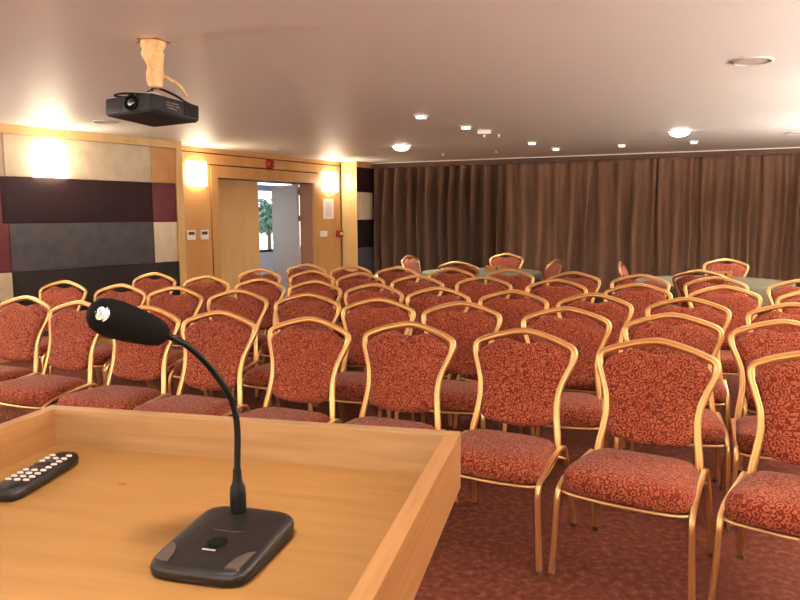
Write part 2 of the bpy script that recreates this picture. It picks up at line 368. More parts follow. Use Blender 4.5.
for s_, dd, lab in ((1.2, 2.2, 'round ceiling light in the corridor beyond the open door'), (4.2, 2.4, 'round ceiling light farther along the corridor')):  # lamps added in the corridor to brighten the open leaf
    t = thing('downlight', lab, 'ceiling light', FD((s_, dd, 2.5)), 0, 'corridor ceiling lights')
    bm = NB(); lathe(bm, [(.14,0),(.14,-.01),(.12,-.014),(.115,-.004)], 32, capb=False, capt=False); obj('trim_ring', bm, 'white', t)
    bm = NB(); lathe(bm, [(.116,-.002),(.11,-.02),(.07,-.04),(.01,-.045)], 32); obj('diffuser', bm, 'led', t, smooth=True)
    l = bpy.data.lights.new('corridor_lamp', 'AREA'); l.shape = 'DISK'; l.size = .22; l.energy = 45; l.color = (1, .93, .86)
    lo = bpy.data.objects.new('corridor_lamp', l); C.objects.link(lo); lo.parent = t; lo.location = (0,0,-.06)

# ------------------------------------------------------------------ wall fixtures
def sconce(F, s, z, w, h, label, pw=1):
    t = thing('wall_lamp', label, 'wall lamp', F((s, 0, z-h/2)), 0, 'frosted wall lamps')
    base = Vector(F((s, 0, z-h/2)))
    G = lambda v: Vector(F((s+v[0], v[1], z+v[2]))) - base
    bm = NB(); box(bm, -w/2+.02, w/2-.02, -.012, 0, -h/2+.02, h/2-.02, T=G); obj('backplate', bm, 'chrome', t)
    bm = NB(); n = 10; A_, B_ = [], []
    for k in range(n+1):
        x = -w/2+w*k/n; y = -.012-.085*math.sin(math.pi*k/n)**.6
        A_.append(bm.verts.new(G((x, y, -h/2)))); B_.append(bm.verts.new(G((x, y, h/2))))
    for k in range(n): bm.faces.new((A_[k], A_[k+1], B_[k+1], B_[k]))
    bm.faces.new(A_); bm.faces.new(B_); bm.faces.new((A_[0], B_[0], B_[-1], A_[-1]))
    obj('lamp_glass', bm, 'glow', t, smooth=True, angle=50)
    if pw == 1:
        l = bpy.data.lights.new('wall_lamp_light', 'POINT'); l.energy = SC_W; l.color = (1, .86, .66); l.shadow_soft_size = .08
        lo = bpy.data.objects.new('wall_lamp_light', l); C.objects.link(lo); lo.parent = t; lo.location = G((0, -.2, 0))
    else:
        l = bpy.data.lights.new('wall_lamp_uplight', 'AREA'); l.energy = UP_W*pw; l.color = (1, .95, .9); l.shape = 'RECTANGLE'; l.size = .38; l.size_y = .16  # added upward area light, brightens the ceiling from out of view
        lo = bpy.data.objects.new('wall_lamp_uplight', l); C.objects.link(lo); lo.parent = t; lo.location = G((0, -.12, h/2+.01)) if 0 else G((0, -.12, -.2))
        inn = (Vector(F((0, -1, 0)))-Vector(F((0, 0, 0)))).normalized(); dd_ = Vector((inn.x*.12, inn.y*.12, 1)).normalized()
        lo.rotation_euler = (-dd_).to_track_quat('Z', 'Y').to_euler()
sconce(FL, .50, 2.10, .40, .34, 'frosted wall lamp glowing on the cream padded panel at far left')
sconce(FD, .175, 2.085, .36, .32, 'frosted wall lamp glowing left of the doorway above two thermostats')
sconce(FD, 3.235, 2.09, .42, .34, 'frosted wall lamp glowing right of the doorway above the notice')
for k, (s, lab) in enumerate(((-2.6,'a'), (-5.6,'b'), (-8.8,'c'))): sconce(FL, s, 2.10, .40, .34, ['frosted wall lamp on the left wall, first beyond the left frame edge', 'frosted wall lamp on the left wall beside the lectern', 'frosted wall lamp on the left wall behind the lectern'][k], 4)  # left and back wall lamps are unseen, added to brighten the ceiling
for k, s in enumerate((2, 5, 8, 11)): sconce(FB, s, 2.10, .40, .34, ['frosted wall lamp on the back wall behind the lectern, rightmost', 'frosted wall lamp on the back wall, second from the right', 'frosted wall lamp on the back wall, third from the right', 'frosted wall lamp on the back wall, leftmost'][k], 8)
for k, s in enumerate((4.0, 6.4, 8.8, 11.2)): sconce(FR_, s, 2.10, .40, .34, ['frosted wall lamp on the right wall nearest the curtain', 'frosted wall lamp on the right wall beside the back row', 'frosted wall lamp on the right wall beside the front row', 'frosted wall lamp on the right wall beside the lectern'][k], 4)  # out of view; their upward wash is added for the ceiling

def wallthing(F, name, label, cat, s, z, grp=None):
    base = Vector(F((s, 0, z))); t = thing(name, label, cat, base, 0, grp)
    return t, (lambda v: Vector(F((s+v[0], v[1], z+v[2]))) - base)
for s, lab in ((.035, 'white thermostat with dark display, left of the pair'), (.275, 'white thermostat with dark display, right of the pair by the door frame')):
    t, G = wallthing(FD, 'thermostat', lab, 'thermostat', s, 1.182, 'thermostats left of the doorway')
    bm = NB(); box(bm, -.075, .075, -.022, 0, 0, .132, T=G, bev=.004); obj('housing', bm, 'white', t)
    bm = NB(); box(bm, -.052, .052, -.025, -.021, .07, .115, T=G); obj('display', bm, 'screen', t)
t, G = wallthing(FD, 'paper_notice', 'white paper notice with faint print on the wall right of the doorway', 'notice', 3.19, 1.452)
bm = NB(); box(bm, -.15, .15, -.004, 0, 0, .345, T=G); obj('sheet', bm, 'paper', t)
bm = NB()
for k in range(11):
    z = .05+.024*k; wv = .06+.03*((k*7)%3)/2
    box(bm, -wv, wv, -.0055, -.004, z, z+.008, T=G)
obj('print_lines', bm, 'print', t)
t, G = wallthing(FD, 'light_switch', 'white wall switch plate below the paper notice', 'switch', 3.035, 1.150)
bm = NB(); box(bm, -.10, .10, -.012, 0, 0, .095, T=G, bev=.003); obj('switch_plate', bm, 'white', t)
for k in (-1, 1):
    bm = NB(); box(bm, k*.045-.036, k*.045+.036, -.017, -.011, .015, .08, T=G); obj('rocker', bm, 'white', t)
t, G = wallthing(FD, 'fire_call_point', 'small red fire alarm call point beside the pale pillar', 'fire alarm', 3.465, 1.13)
bm = NB(); box(bm, -.065, .075, -.05, 0, 0, .12, T=G, bev=.005); obj('housing', bm, 'red', t)
bm = NB(); box(bm, .0, .06, -.054, -.049, .035, .085, T=G); obj('push_plate', bm, 'white', t)
t, G = wallthing(FD, 'alarm_sounder', 'round red alarm sounder mounted above the doorway', 'alarm', 1.68, 2.30)
bm = NB(); lathe(bm, [(.085,0),(.085,.04),(.07,.06),(.05,.065)], 20, T=lambda v: G((v[0], -v[2], v[1]))); obj('sounder_body', bm, 'red', t, smooth=True, angle=40)
bm = NB(); lathe(bm, [(.035,.06),(.03,.085),(.012,.09)], 16, T=lambda v: G((v[0], -v[2], v[1]))); obj('sounder_lens', bm, 'red', t, smooth=True)

# ------------------------------------------------------------------ ceiling fixtures
DL = ['round lit downlight nearest the pillar and the curtain', 'round lit downlight on the ceiling at upper right above the larger table',
      'round lit downlight by the right wall', 'round lit downlight near the left wall', 'round lit downlight behind the projector', 'round lit downlight above the lectern',
      'round lit downlight above the right end of the front row', 'round lit downlight at the rear left of the room', 'round lit downlight behind the lectern on the left',
      'round lit downlight behind the lectern', 'round lit downlight behind the lectern on the right']
for i, (x, y, pw) in enumerate(DOWN):
    t = thing('downlight', DL[i], 'ceiling light', (x, y, H), 0, 'round downlights')
    bm = NB(); lathe(bm, [(.135,0),(.135,-.006),(.118,-.012),(.112,-.004)], 32, capb=False, capt=False); obj('trim_ring', bm, 'white', t, smooth=True, angle=40)
    bm = NB(); lathe(bm, [(.113,-.002),(.113,-.012),(.104,-.034),(.08,-.052),(.045,-.062),(.01,-.065)], 32); obj('diffuser', bm, 'led', t, smooth=True)
    l = bpy.data.lights.new('downlight_lamp', 'AREA'); l.shape = 'DISK'; l.size = .22; l.energy = LAMP_W*pw; l.color = LAMP_COL; l.spread = R(165)
    lo = bpy.data.objects.new('downlight_lamp', l); C.objects.link(lo); lo.parent = t; lo.location = (0,0,-.075)
SM = [(.212,7.009,'lit, nearest to the projector'), (.722,7.871,'lit, just left of the white box fitting'), (1.751,9.597,'lit, between the round downlights nearer the left one'), (2.255,10.46,'lit, closest to the pelmet in the middle'),
      (3.063,10.006,'lit, left of the large right downlight'), (3.884,9.594,'lit, right of the large right downlight')]
for x, y, l in SM:
    t = thing('square_spotlight', 'small square ceiling spotlight, '+l, 'ceiling light', (x, y, H), -.4, 'small square spotlights')
    bm = NB()
    for q in ((-.055,.055,-.055,-.04), (-.055,.055,.04,.055), (-.055,-.04,-.04,.04), (.04,.055,-.04,.04)): box(bm, *q, -.012, 0)
    obj('spotlight_frame', bm, 'speaker', t)
    bm = NB(); box(bm, -.039, .039, -.039, .039, -.034, 0); obj('diffuser', bm, 'ledsmall', t)
for x, y, r, l in ((2.237,4.656,.118,'round grey ceiling speaker at upper right, the largest in view'), (4.735,8.679,.118,'round grey ceiling speaker at the right frame edge above the curtain'), (-2.939,7.336,.125,'round grey ceiling speaker behind the projector'), (-.455,11.355,.12,'round grey ceiling speaker above the doorway pillar')):
    t = thing('ceiling_speaker', l, 'speaker', (x, y, H), 0, 'round ceiling speakers')
    bm = NB(); lathe(bm, [(r,0),(r,-.006),(r-.012,-.012),(r-.016,-.006)], 32, capb=False, capt=False); obj('speaker_rim', bm, 'speaker', t, smooth=True)
    bm = NB(); lathe(bm, [(r-.014,-.0),(r-.014,-.007)], 32); obj('grille', bm, 'speaker', t)
t = thing('emergency_light', 'white rectangular ceiling fitting with a small bulb under it', 'ceiling fitting', (.966, 8.29, H), -.1)
bm = NB(); box(bm, -.075, .075, -.075, .075, -.045, 0, bev=.004); obj('housing', bm, 'white', t)
bm = NB(); lathe(bm, [(.008,-.045),(.016,-.055),(.012,-.075),(.004,-.08)], 12); obj('bulb', bm, 'white', t, smooth=True)
for x, y, l in ((1.193,8.7,'tiny ceiling sprinkler right of the white rectangular fitting'), (1.449,10.88,'tiny ceiling sprinkler in front of the pelmet, middle'), (.679,11.255,'tiny ceiling sprinkler nearest the left curtain')):
    bm = NB(); lathe(bm, [(.022,0),(.022,-.004),(.009,-.007),(.007,-.025),(.014,-.028),(.014,-.031)], 14); o = obj('ceiling_sprinkler', bm, 'white', smooth=True, angle=40); o.location = (x, y, H)
    tag(o, l, 'sprinkler', 'ceiling sprinklers')

# ------------------------------------------------------------------ projector
pr = thing('projector', 'black projector hanging from the ceiling at upper left', 'projector', (-1.344, 3.978, 2.072))
pr.rotation_euler = (-.078, -.008, -.523)
PW, PD, PH = .381, .352, .093     # lens face spans local x -PW..0 at y=0
bm = NB(); box(bm, -PW, 0, 0, PD, 0, PH, bev=.014); obj('projector_body', bm, 'proj', pr, smooth=True, angle=35)
bm = NB(); box(bm, -PW+.01, -.01, .01, PD-.01, -.006, .002, bev=.003); obj('bottom_cover', bm, 'projslot', pr)
bm = NB(); lathe(bm, [(.052,-.002),(.052,.010),(.046,.016),(.040,.008),(.036,-.0)], 28, T=lambda v: Vector((-.155+v[0], -v[2], .05+v[1]*.84))); obj('lens_ring', bm, 'blackgloss', pr, smooth=True, angle=40)
bm = NB(); lathe(bm, [(.036,-.0),(.03,.008),(.015,.012),(.003,.013)], 24, T=lambda v: Vector((-.155+v[0], -v[2]-.002, .05+v[1]*.84))); obj('lens', bm, 'glass', pr, smooth=True)
bm = NB()
for k in range(5):
    for j in range(3): box(bm, -.092+.028*j, -.092+.028*j+.021, -.0025, .002, .018+.0125*k, .026+.0125*k)
obj('front_vent', bm, 'projslot', pr)
bm = NB()
for k in range(6): box(bm, -PW+.02, -PW+.14, -.0025, .002, .018+.011*k, .023+.011*k)
obj('front_grille', bm, 'projslot', pr)
bm = NB()
for k in range(7): box(bm, -.002, .003, .235+.014*k, .242+.014*k, .015, .08)
obj('side_vent', bm, 'projslot', pr)
bm = NB()
for k, (a_, b_, z) in enumerate(((.10,.13,.06),(.14,.19,.06),(.10,.16,.045),(.17,.20,.045),(.11,.18,.03))): box(bm, -.001, .0022, a_, b_, z, z+.006)
obj('side_label', bm, 'greyaccent', pr)
bm = NB(); box(bm, -.26, -.12, .12, .24, PH, PH+.02, bev=.004); box(bm, -.215, -.165, .15, .21, PH+.02, PH+.05); obj('mount_bracket', bm, 'white', pr)
bm = NB()
for sgn, off in ((1, 0), (-1, .03)):
    pts = smoothpath([(-.20+.02*sgn, .16, PH+.06), (-.10, .10+off, PH+.06), (-.03, .16+off, PH+.03), (-.02, .26, PH+.005), (-.04, .33, PH+.004)]); sweep(bm, pts, circ(.005, 8), (0,0,1))
pts = smoothpath([(-.20, .15, PH+.04), (-.30, .06, PH+.035), (-.34, .03, PH+.02), (-.28, .05, PH+.01), (-.20, .10, PH+.02)]); sweep(bm, pts, circ(.006, 8), (0,0,1))
obj('cable_loop', bm, 'blackgloss', pr, smooth=True)
pp = thing('projector_mount', 'lumpy cream wrapped pole holding the black projector to the ceiling', 'projector mount', (-1.352, 4.07, H))
bm = NB(); prof = [(.068,0),(.066,-.02),(.055,-.05),(.060,-.075),(.048,-.11),(.042,-.14),(.045,-.18),(.044,-.21),(.037,-.238),(.034,-.255)]
n = 20; rings = []; rnd = random.Random(4)
fine = smoothpath([(r, 0, z) for r, z in prof], 3)
for p in fine:
    rings.append([bm.verts.new(((p.x+.006*math.sin(3*2*math.pi*k/n+p.z*40)+rnd.uniform(-.002,.002))*math.cos(2*math.pi*k/n)-.10*p.z, (p.x+.004*math.cos(2*2*math.pi*k/n+p.z*60))*math.sin(2*math.pi*k/n)+.2*p.z, p.z)) for k in range(n)])
for a_, b_ in zip(rings, rings[1:]):
    for k in range(n): bm.faces.new((a_[k], a_[(k+1)%n], b_[(k+1)%n], b_[k]))
bm.faces.new(rings[0]); bm.faces.new(rings[-1]); obj('wrapped_pole', bm, 'plaster', pp, smooth=True)
bm = NB(); ring = [(.085+.012*math.sin(5*a)+.006*math.sin(11*a), a) for a in [2*math.pi*k/30 for k in range(30)]]
va = [bm.verts.new((r*math.cos(a), r*math.sin(a), 0)) for r, a in ring]; vb = [bm.verts.new((r*.97*math.cos(a), r*.97*math.sin(a), -.003)) for r, a in ring]
bm.faces.new(va); bm.faces.new(vb)
for k in range(30): bm.faces.new((va[k], va[(k+1)%30], vb[(k+1)%30], vb[k]))
obj('ceiling_rose', bm, 'box', pp)
bm = NB(); pts = smoothpath([(.04,.0,-.18), (.08,.02,-.2), (.12,.08,-.23), (.13,.16,-.27)]); sweep(bm, pts, circ(.009, 8), (1,0,0)); obj('pale_cable', bm, 'plaster', pp, smooth=True)

# ------------------------------------------------------------------ banquet chair
TUBE = [(1.22*x_, 1.15*y_) for x_, y_ in [(-.0135,-.004),(-.0135,.004),(-.0105,.009),(-.005,.0105),(-.0018,.0055),(.0018,.0055),(.005,.0105),(.0105,.009),(.0135,.004),(.0135,-.004),(.010,-.009),(-.010,-.009)]]
OUTL = [(z_, w_*1.02) for z_, w_ in [(.40,.212),(.47,.206),(.55,.193),(.62,.188),(.69,.197),(.76,.222),(.80,.238),(.83,.2445),(.850,.242),(.868,.225),(.888,.178),(.905,.125),(.918,.075),(.926,.035),(.929,0)]]
ylean = lambda z: .138 + .30*(z-.40) + .03*math.sin(math.pi*min(1, max(0, (z-.40)/.53)))*-.3
def make_chair(label, group):
    t = thing('banquet_chair', label, 'chair', group=group)
    half = [(-w, z) for z, w in OUTL]; full = half + [(-x, z) for x, z in half[-2::-1]]
    path = smoothpath([(x, ylean(z), z) for x, z in full], 4)
    bm = NB(); sweep(bm, path, TUBE, (0, -1, .28)); obj('back_frame', bm, 'gold', t, smooth=True, angle=60)
    # padded backrest
    bm = NB(); nu, nv = 22, 20
    TOP = [(0,.872),(.14,.874),(.3,.885),(.42,.891),(.52,.886),(.64,.873),(.76,.858),(.88,.842),(.96,.828),(1,.812)]
    BOT = [(0,.497),(.4,.500),(.7,.508),(.88,.520),(.97,.535),(1,.555)]
    wid = lambda z: interp([(a, max(b-.014, .0)) for a, b in OUTL[:9]], min(z, .835))
    G = []
    for side in (-1, 1):
        g = []
        for j in range(nv+1):
            v = j/nv; row = []
            for i in range(nu+1):
                u = -1+2*i/nu; au = abs(u); zb, zt = interp(BOT, au), interp(TOP, au); z = zb+(zt-zb)*v
                x = u*wid(z); e = max(0, 1-abs(u)**5)**.5 * max(0, 1-abs(2*v-1)**6)**.5
                dy = (-(.012+.022*e) if side < 0 else (.004+.014*e))
                row.append((x, ylean(z)+dy+(.008*math.sin(math.pi*v)*e if side < 0 else 0), z))
            g.append(row)
        G.append([[bm.verts.new(p) for p in row] for row in g])
    for g in G:
        for j in range(nv):
            for i in range(nu): bm.faces.new((g[j][i], g[j][i+1], g[j+1][i+1], g[j+1][i]))
    a, b = G
    for i in range(nu):
        bm.faces.new((a[0][i], b[0][i], b[0][i+1], a[0][i+1])); bm.faces.new((a[nv][i], a[nv][i+1], b[nv][i+1], b[nv][i]))
    for j in range(nv):
        bm.faces.new((a[j][0], a[j+1][0], b[j+1][0], b[j][0])); bm.faces.new((a[j][nu], b[j][nu], b[j+1][nu], a[j+1][nu]))
    obj('backrest', bm, 'fabric', t, smooth=True, angle=75)
    # seat cushion
    def outline(inset, n=48):
        pts = []; hf, hr, y0, y1 = .257-inset, .212-inset, -.244+inset, .168-inset
        for k in range(n):
            a = 2*math.pi*k/n; c, s = math.cos(a), math.sin(a); p = 6.5
            q = (abs(c)**p+abs(s)**p)**(-1/p); X, Y = c*q, s*q
            y = (y0+y1)/2+(y1-y0)/2*Y; f = (y-y0)/(y1-y0); pts.append((X*(hf+(hr-hf)*f), y - .012*(1-X*X)*(1-f)))
        return pts
    bm = NB(); rings = []
    for ins, z in ((.02,.372),(.004,.374),(-.002,.382),(-.006,.400),(-.006,.425),(.000,.446),(.010,.459),(.03,.469),(.065,.475),(.12,.478),(.18,.477)):
        rings.append([bm.verts.new((x, y, z + (-.008*max(0, y)/.17 if z > .43 else 0))) for x, y in outline(ins)])
    for a, b in zip(rings, rings[1:]):
        for k in range(48): bm.faces.new((a[k], a[(k+1)%48], b[(k+1)%48], b[k]))
    bm.faces.new(rings[0][::-1]); bm.faces.new(rings[-1]); obj('seat', bm, 'fabric', t, smooth=True, angle=75)
    bm = NB(); a = [bm.verts.new((x, y, .355)) for x, y in outline(.02)]; b = [bm.verts.new((x, y, .372)) for x, y in outline(.012)]
    bm.faces.new(a); bm.faces.new(b)
    for k in range(48): bm.faces.new((a[k], a[(k+1)%48], b[(k+1)%48], b[k]))
    obj('seat_pan', bm, 'pan', t)
    bm = NB(); pts = smoothpath([(-.212,.14,.372), (-.236,-.05,.370), (-.246,-.18,.368), (-.226,-.234,.366), (-.1,-.252,.364), (0,-.256,.364), (.1,-.252,.364), (.226,-.234,.366), (.246,-.18,.368), (.236,-.05,.370), (.212,.14,.372)], 5)
    sweep(bm, pts, circ(.009, 10, .007), (0,0,1)); obj('seat_rail', bm, 'gold', t, smooth=True)
    LEGP = [(-.012,-.005),(-.012,.005),(-.008,.0095),(-.0015,.008),(.0015,.008),(.008,.0095),(.012,.005),(.012,-.005),(.008,-.0095),(-.008,-.0095)]
    for s in (-1, 1):
        bm = NB(); pts = smoothpath([(s*.274,-.254,.012), (s*.268,-.250,.12), (s*.262,-.246,.24), (s*.259,-.243,.335), (s*.258,-.224,.378), (s*.256,-.175,.402)], 6)
        sweep(bm, pts, LEGP, (0,-1,.2)); lg = obj('leg', bm, 'gold', t, smooth=True, angle=60)
        bm = NB(); sweep(bm, [(s*.2747,-.2543,.0), (s*.274,-.254,.02)], circ(.0145, 12), (0,1,0)); obj('foot_cap', bm, 'cap', lg)
        bm = NB(); pts = smoothpath([(s*.256,-.175,.402), (s*.248,-.06,.418), (s*.2405,.06,.428), (s*.238,.125,.432)], 4); sweep(bm, pts, LEGP, (0,0,1)); obj('side_rail', bm, 'gold', t, smooth=True, angle=60)
        bm = NB(); pts = smoothpath([(s*.238,.125,.432), (s*.238,.165,.422), (s*.240,.188,.385), (s*.245,.212,.30), (s*.252,.248,.15), (s*.258,.285,.012)], 6)
        sweep(bm, pts, LEGP, (0,1,.2)); lg = obj('leg', bm, 'gold', t, smooth=True, angle=60)
        bm = NB(); sweep(bm, [(s*.2582,.2865,.0), (s*.2578,.284,.02)], circ(.0145, 12), (0,1,0)); obj('foot_cap', bm, 'cap', lg)
        bm = NB(); sweep(bm, [(s*.15, -.15, .352), (s*.16, .14, .352)], circ(.008, 8), (0,0,1)); obj('seat_brace', bm, 'pan', t)
    bm = NB(); sweep(bm, [(-.243,.19,.36), (.243,.19,.36)], circ(.008, 8), (0,0,1)); obj('stretcher', bm, 'gold', t, smooth=True)
    return t
def copy_tree(o, parent=None):
    c = o.copy(); C.objects.link(c); c.parent = parent
    for chd in list(o.children): copy_tree(chd, c)
    return c
ORD = ['first','second','third','fourth','fifth','sixth','seventh','eighth','ninth','tenth']
ROWS = {
    'front': [(-2.765, 4.78, -0.4), (-2.252, 4.461, -0.437), (-1.68, 4.156, -0.365), (-1.164, 3.901, -0.384), (-0.615, 3.615, -0.446), (-0.072, 3.413, -0.439), (0.463, 3.178, -0.529), (0.987, 2.876, -0.564), (1.524, 2.578, -0.603)],
    'second': [(-3.061, 6.025, -0.34), (-2.413, 5.655, -0.339), (-1.88, 5.408, -0.331), (-1.318, 5.139, -0.327), (-0.754, 4.849, -0.333), (-0.235, 4.505, -0.333), (0.303, 4.275, -0.335), (0.898, 3.97, -0.342), (1.421, 3.672, -0.339), (1.898, 3.396, -0.331)],
    'third': [(-2.553, 6.878, -0.36), (-1.929, 6.49, -0.365), (-1.355, 6.14, -0.372), (-0.836, 5.9, -0.377), (-0.315, 5.578, -0.38), (0.192, 5.24, -0.389), (0.73, 4.985, -0.394), (1.257, 4.734, -0.408), (1.794, 4.446, -0.419), (2.309, 4.112, -0.418)],
    'fourth': [(-1.595, 7.37, -0.369), (-0.999, 7.071, -0.371), (-0.485, 6.748, -0.367), (0.064, 6.405, -0.363), (0.67, 6.229, -0.347), (1.263, 5.89, -0.327), (1.823, 5.447, -0.312), (2.417, 5.208, -0.291), (2.95, 4.92, -0.3)],
    'back': [(-1.194, 8.119, -0.372), (-0.652, 7.812, -0.378), (-0.129, 7.543, -0.39), (0.438, 7.287, -0.408), (1.018, 7.102, -0.417), (1.584, 6.708, -0.415), (2.114, 6.344, -0.411), (2.68, 6.035, -0.412), (3.256, 5.707, -0.415)],
}

first = []
proto = make_chair('x', 'x'); used = False
def place(x, y, rz, label, group):
    global used
    o = copy_tree(proto) if used else proto; used = True
    o.location = (x, y, 0); o.rotation_euler = (0, 0, rz); o['label'] = label; o['group'] = group; return o
EXTRA = {}
for rn, L in ROWS.items():
    for i, (x, y, a) in enumerate(L):
        place(x, y, a, 'red gold-framed banquet chair, %s from the left in the %s row%s' % (ORD[i], rn, EXTRA.get((rn, i), '')), 'banquet chairs in the %s row' % rn)

# ------------------------------------------------------------------ round tables at the back
def cloth_table(x, y, r, label):
    t = thing('round_table', label+', on a folding pedestal', 'table', (x, y, 0), 0, 'round tables')
    bm = NB(); lathe(bm, [(r-.02,.705),(r,.71),(r,.728),(r-.01,.733)], 48); obj('tabletop', bm, 'box', t)
    for k in range(4):
        a = math.pi/4+k*math.pi/2; bm = NB(); sweep(bm, [(r*.45*math.cos(a), r*.45*math.sin(a), 0), (r*.42*math.cos(a), r*.42*math.sin(a), .706)], circ(.016, 10), (1,0,0)); obj('leg', bm, 'chrome', t)
    bm = NB(); n = 144; rows = []
    for q, z in ((.0,.7395),(.5,.7395),(.95,.7395),(1,.738)): rows.append([bm.verts.new((max(q, .002)*r*math.cos(2*math.pi*k/n), max(q,.002)*r*math.sin(2*math.pi*k/n), z)) for k in range(n)])
    for dz in (.012, .06, .12, .18, .22):
        f = dz/.22; rows.append([bm.verts.new(((r+.006+.012*f+.014*f*math.sin(2*math.pi*k/n*24)+.006*f*math.sin(2*math.pi*k/n*7+x))*math.cos(2*math.pi*k/n), (r+.006+.012*f+.014*f*math.sin(2*math.pi*k/n*24)+.006*f*math.sin(2*math.pi*k/n*7+x))*math.sin(2*math.pi*k/n), .738-dz)) for k in range(n)])
    for a, b in zip(rows, rows[1:]):
        for k in range(n): bm.faces.new((a[k], a[(k+1)%n], b[(k+1)%n], b[k]))
    o = obj('tablecloth', bm, 'cloth', smooth=True); o.location = (x, y, 0); tag(o, 'sage grey cloth draped over the '+label, 'tablecloth', 'round tablecloths')
T1, T2 = (1.10, 9.62, .80), (3.52, 8.02, .82)
cloth_table(*T1, 'round table at centre back near the left curtain'); cloth_table(*T2, 'larger-looking round table at the right near the curtain')
def around(T, ang, dist, label, grp):
    a = R(ang); place(T[0]+math.cos(a)*(dist-.29), T[1]+math.sin(a)*(dist-.29), a-math.pi/2, label, grp)
g1, g2 = 'chairs around the centre back table', 'chairs around the right back table'
around(T1, 62, 1.02, 'pink-lit banquet chair on the curtain side of the centre back table, facing the camera', g1)
around(T1, 152, 1.10, 'banquet chair at the left end of the centre back table, seen from the side', g1)
around(T1, 247, 1.02, 'banquet chair seen from behind at the near side of the centre back table', g1)
around(T1, -34, 1.06, 'banquet chair at the right end of the centre back table, turned towards it', g1)
around(T2, 58, 1.02, 'banquet chair on the curtain side of the right back table, facing the camera', g2)
around(T2, 156, 1.0, 'banquet chair at the left end of the right back table, seen edge-on', g2)
around(T2, 240, 1.07, 'banquet chair seen from behind at the near side of the right back table', g2)
def nbox(x, y, rz, label):
    t = thing('napkin_box', label, 'box', (x, y, .7400), rz, 'wooden napkin boxes')
    bm = NB(); w, d, h = .11, .07, .085
    box(bm, -w, w, -d, d, 0, .012); box(bm, -w, w, -d, -d+.01, .012, h); box(bm, -w, w, d-.01, d, .012, h*.8); box(bm, -w, -w+.01, -d+.01, d-.01, .012, h); box(bm, w-.01, w, -d+.01, d-.01, .012, h)
    obj('box_body', bm, 'box', t)
    bm = NB(); lathe(bm, [(.016,0),(.016,.002)], 12, T=lambda v: Vector((.04+v[0], -d-v[2], h*.55+v[1]))); obj('finger_hole', bm, 'projslot', t)
    bm = NB(); box(bm, -w+.015, w-.015, -d+.015, d-.015, .012, h*.78); obj('napkins', bm, 'paper', t)
nbox(1.27, 9.62, -.2, 'open wooden napkin box on the centre back table')
nbox(3.80, 8.42, -.35, 'open wooden napkin box on the right back table')

# ------------------------------------------------------------------ lectern
LA = R(13.6); LV = Vector((math.sin(LA), math.cos(LA))); LU = Vector((LV.y, -LV.x))
def lec(u, v, z=0): return Vector((LU.x*u+LV.x*v, LU.y*u+LV.y*v, z))
u0, u1, v1, v0 = -.990, -.179, 1.175, .42
base = lec(u0, v0)
lt = thing('lectern', 'honey-coloured wooden lectern with a raised rim around its desk, in the foreground', 'lectern', base, -LA)
w, d, th = u1-u0, v1-v0, .024
bm = NB(); box(bm, th, w-th, 0, d-th, 1.024, 1.05); obj('desk_top', bm, 'tray', lt)
bm = NB(); box(bm, 0, w, d-th, d, 1.022, 1.122, bev=.0015); obj('far_rail', bm, 'rail', lt)
bm = NB(); box(bm, 0, th, 0, d-th, 1.022, 1.122, bev=.0015); obj('side_rail', bm, 'rail_side', lt)
bm = NB(); box(bm, w-th, w, 0, d-th, 1.022, 1.122, bev=.0015); obj('side_rail', bm, 'rail_side', lt)
bm = NB(); box(bm, .14, w-.14, .14, d-.16, .06, 1.022, bev=.003); obj('lectern_body', bm, 'tray', lt)
bm = NB(); box(bm, .08, w-.08, .10, d-.10, 0, .06, bev=.004); obj('plinth', bm, 'tray', lt)
bm = NB(); lathe(bm, [(.006,0),(.006,.0006)], 12, T=lambda v: Vector((.275+v[0]*1.3, .577+v[1], 1.05+v[2]))); obj('screw_plug', bm, 'box', lt)

# remote control
rm = thing('remote_control', 'black remote control with white keys lying on the lectern desk', 'remote control', lec(-.860, .978, 1.0505), -LA+R(6))
RL, RW, RH = .186, .050, .022
bm = NB(); prof = []
n = 40; rings = []
for ins, z in ((.006,0),(.001,.004),(0,.011),(.002,.018),(.006,.0215)):
    ring = []
    for k in range(n):
        a = 2*math.pi*k/n; c, s = math.cos(a), math.sin(a); p = 6; q = (abs(c)**p+abs(s)**p)**(-1/p)
        ring.append(bm.verts.new(((RW/2-ins)*c*q*(1-.06*s*q), (RL/2-ins)*s*q, z)))
    rings.append(ring)
for a_, b_ in zip(rings, rings[1:]):
    for k in range(n): bm.faces.new((a_[k], a_[(k+1)%n], b_[(k+1)%n], b_[k]))
bm.faces.new(rings[0]); bm.faces.new(rings[-1]); obj('remote_body', bm, 'blackplastic', rm, smooth=True, angle=50)
keys = [(i, j) for j in range(9) for i in range(3)]
for i, j in keys:
    if (i, j) in ((1,8),(1,5),(0,4)): continue
    x, y = -.0155+.0155*i, -.052+.0145*j
    bm = NB(); lathe(bm, [(.0048,.0),(.0048,.0018),(.0038,.0026)], 12, T=lambda v: Vector((x+v[0]*1.15, y+v[1]*.72, .0212+v[2]))); obj('key', bm, 'rubber' if (i, j) not in ((0,5),(1,6),(1,4)) else 'greyaccent', rm, smooth=True, angle=40)
bm = NB(); box(bm, -.014, .014, RL/2-.006, RL/2+.0005, .006, .014); obj('infrared_window', bm, 'blackgloss', rm)

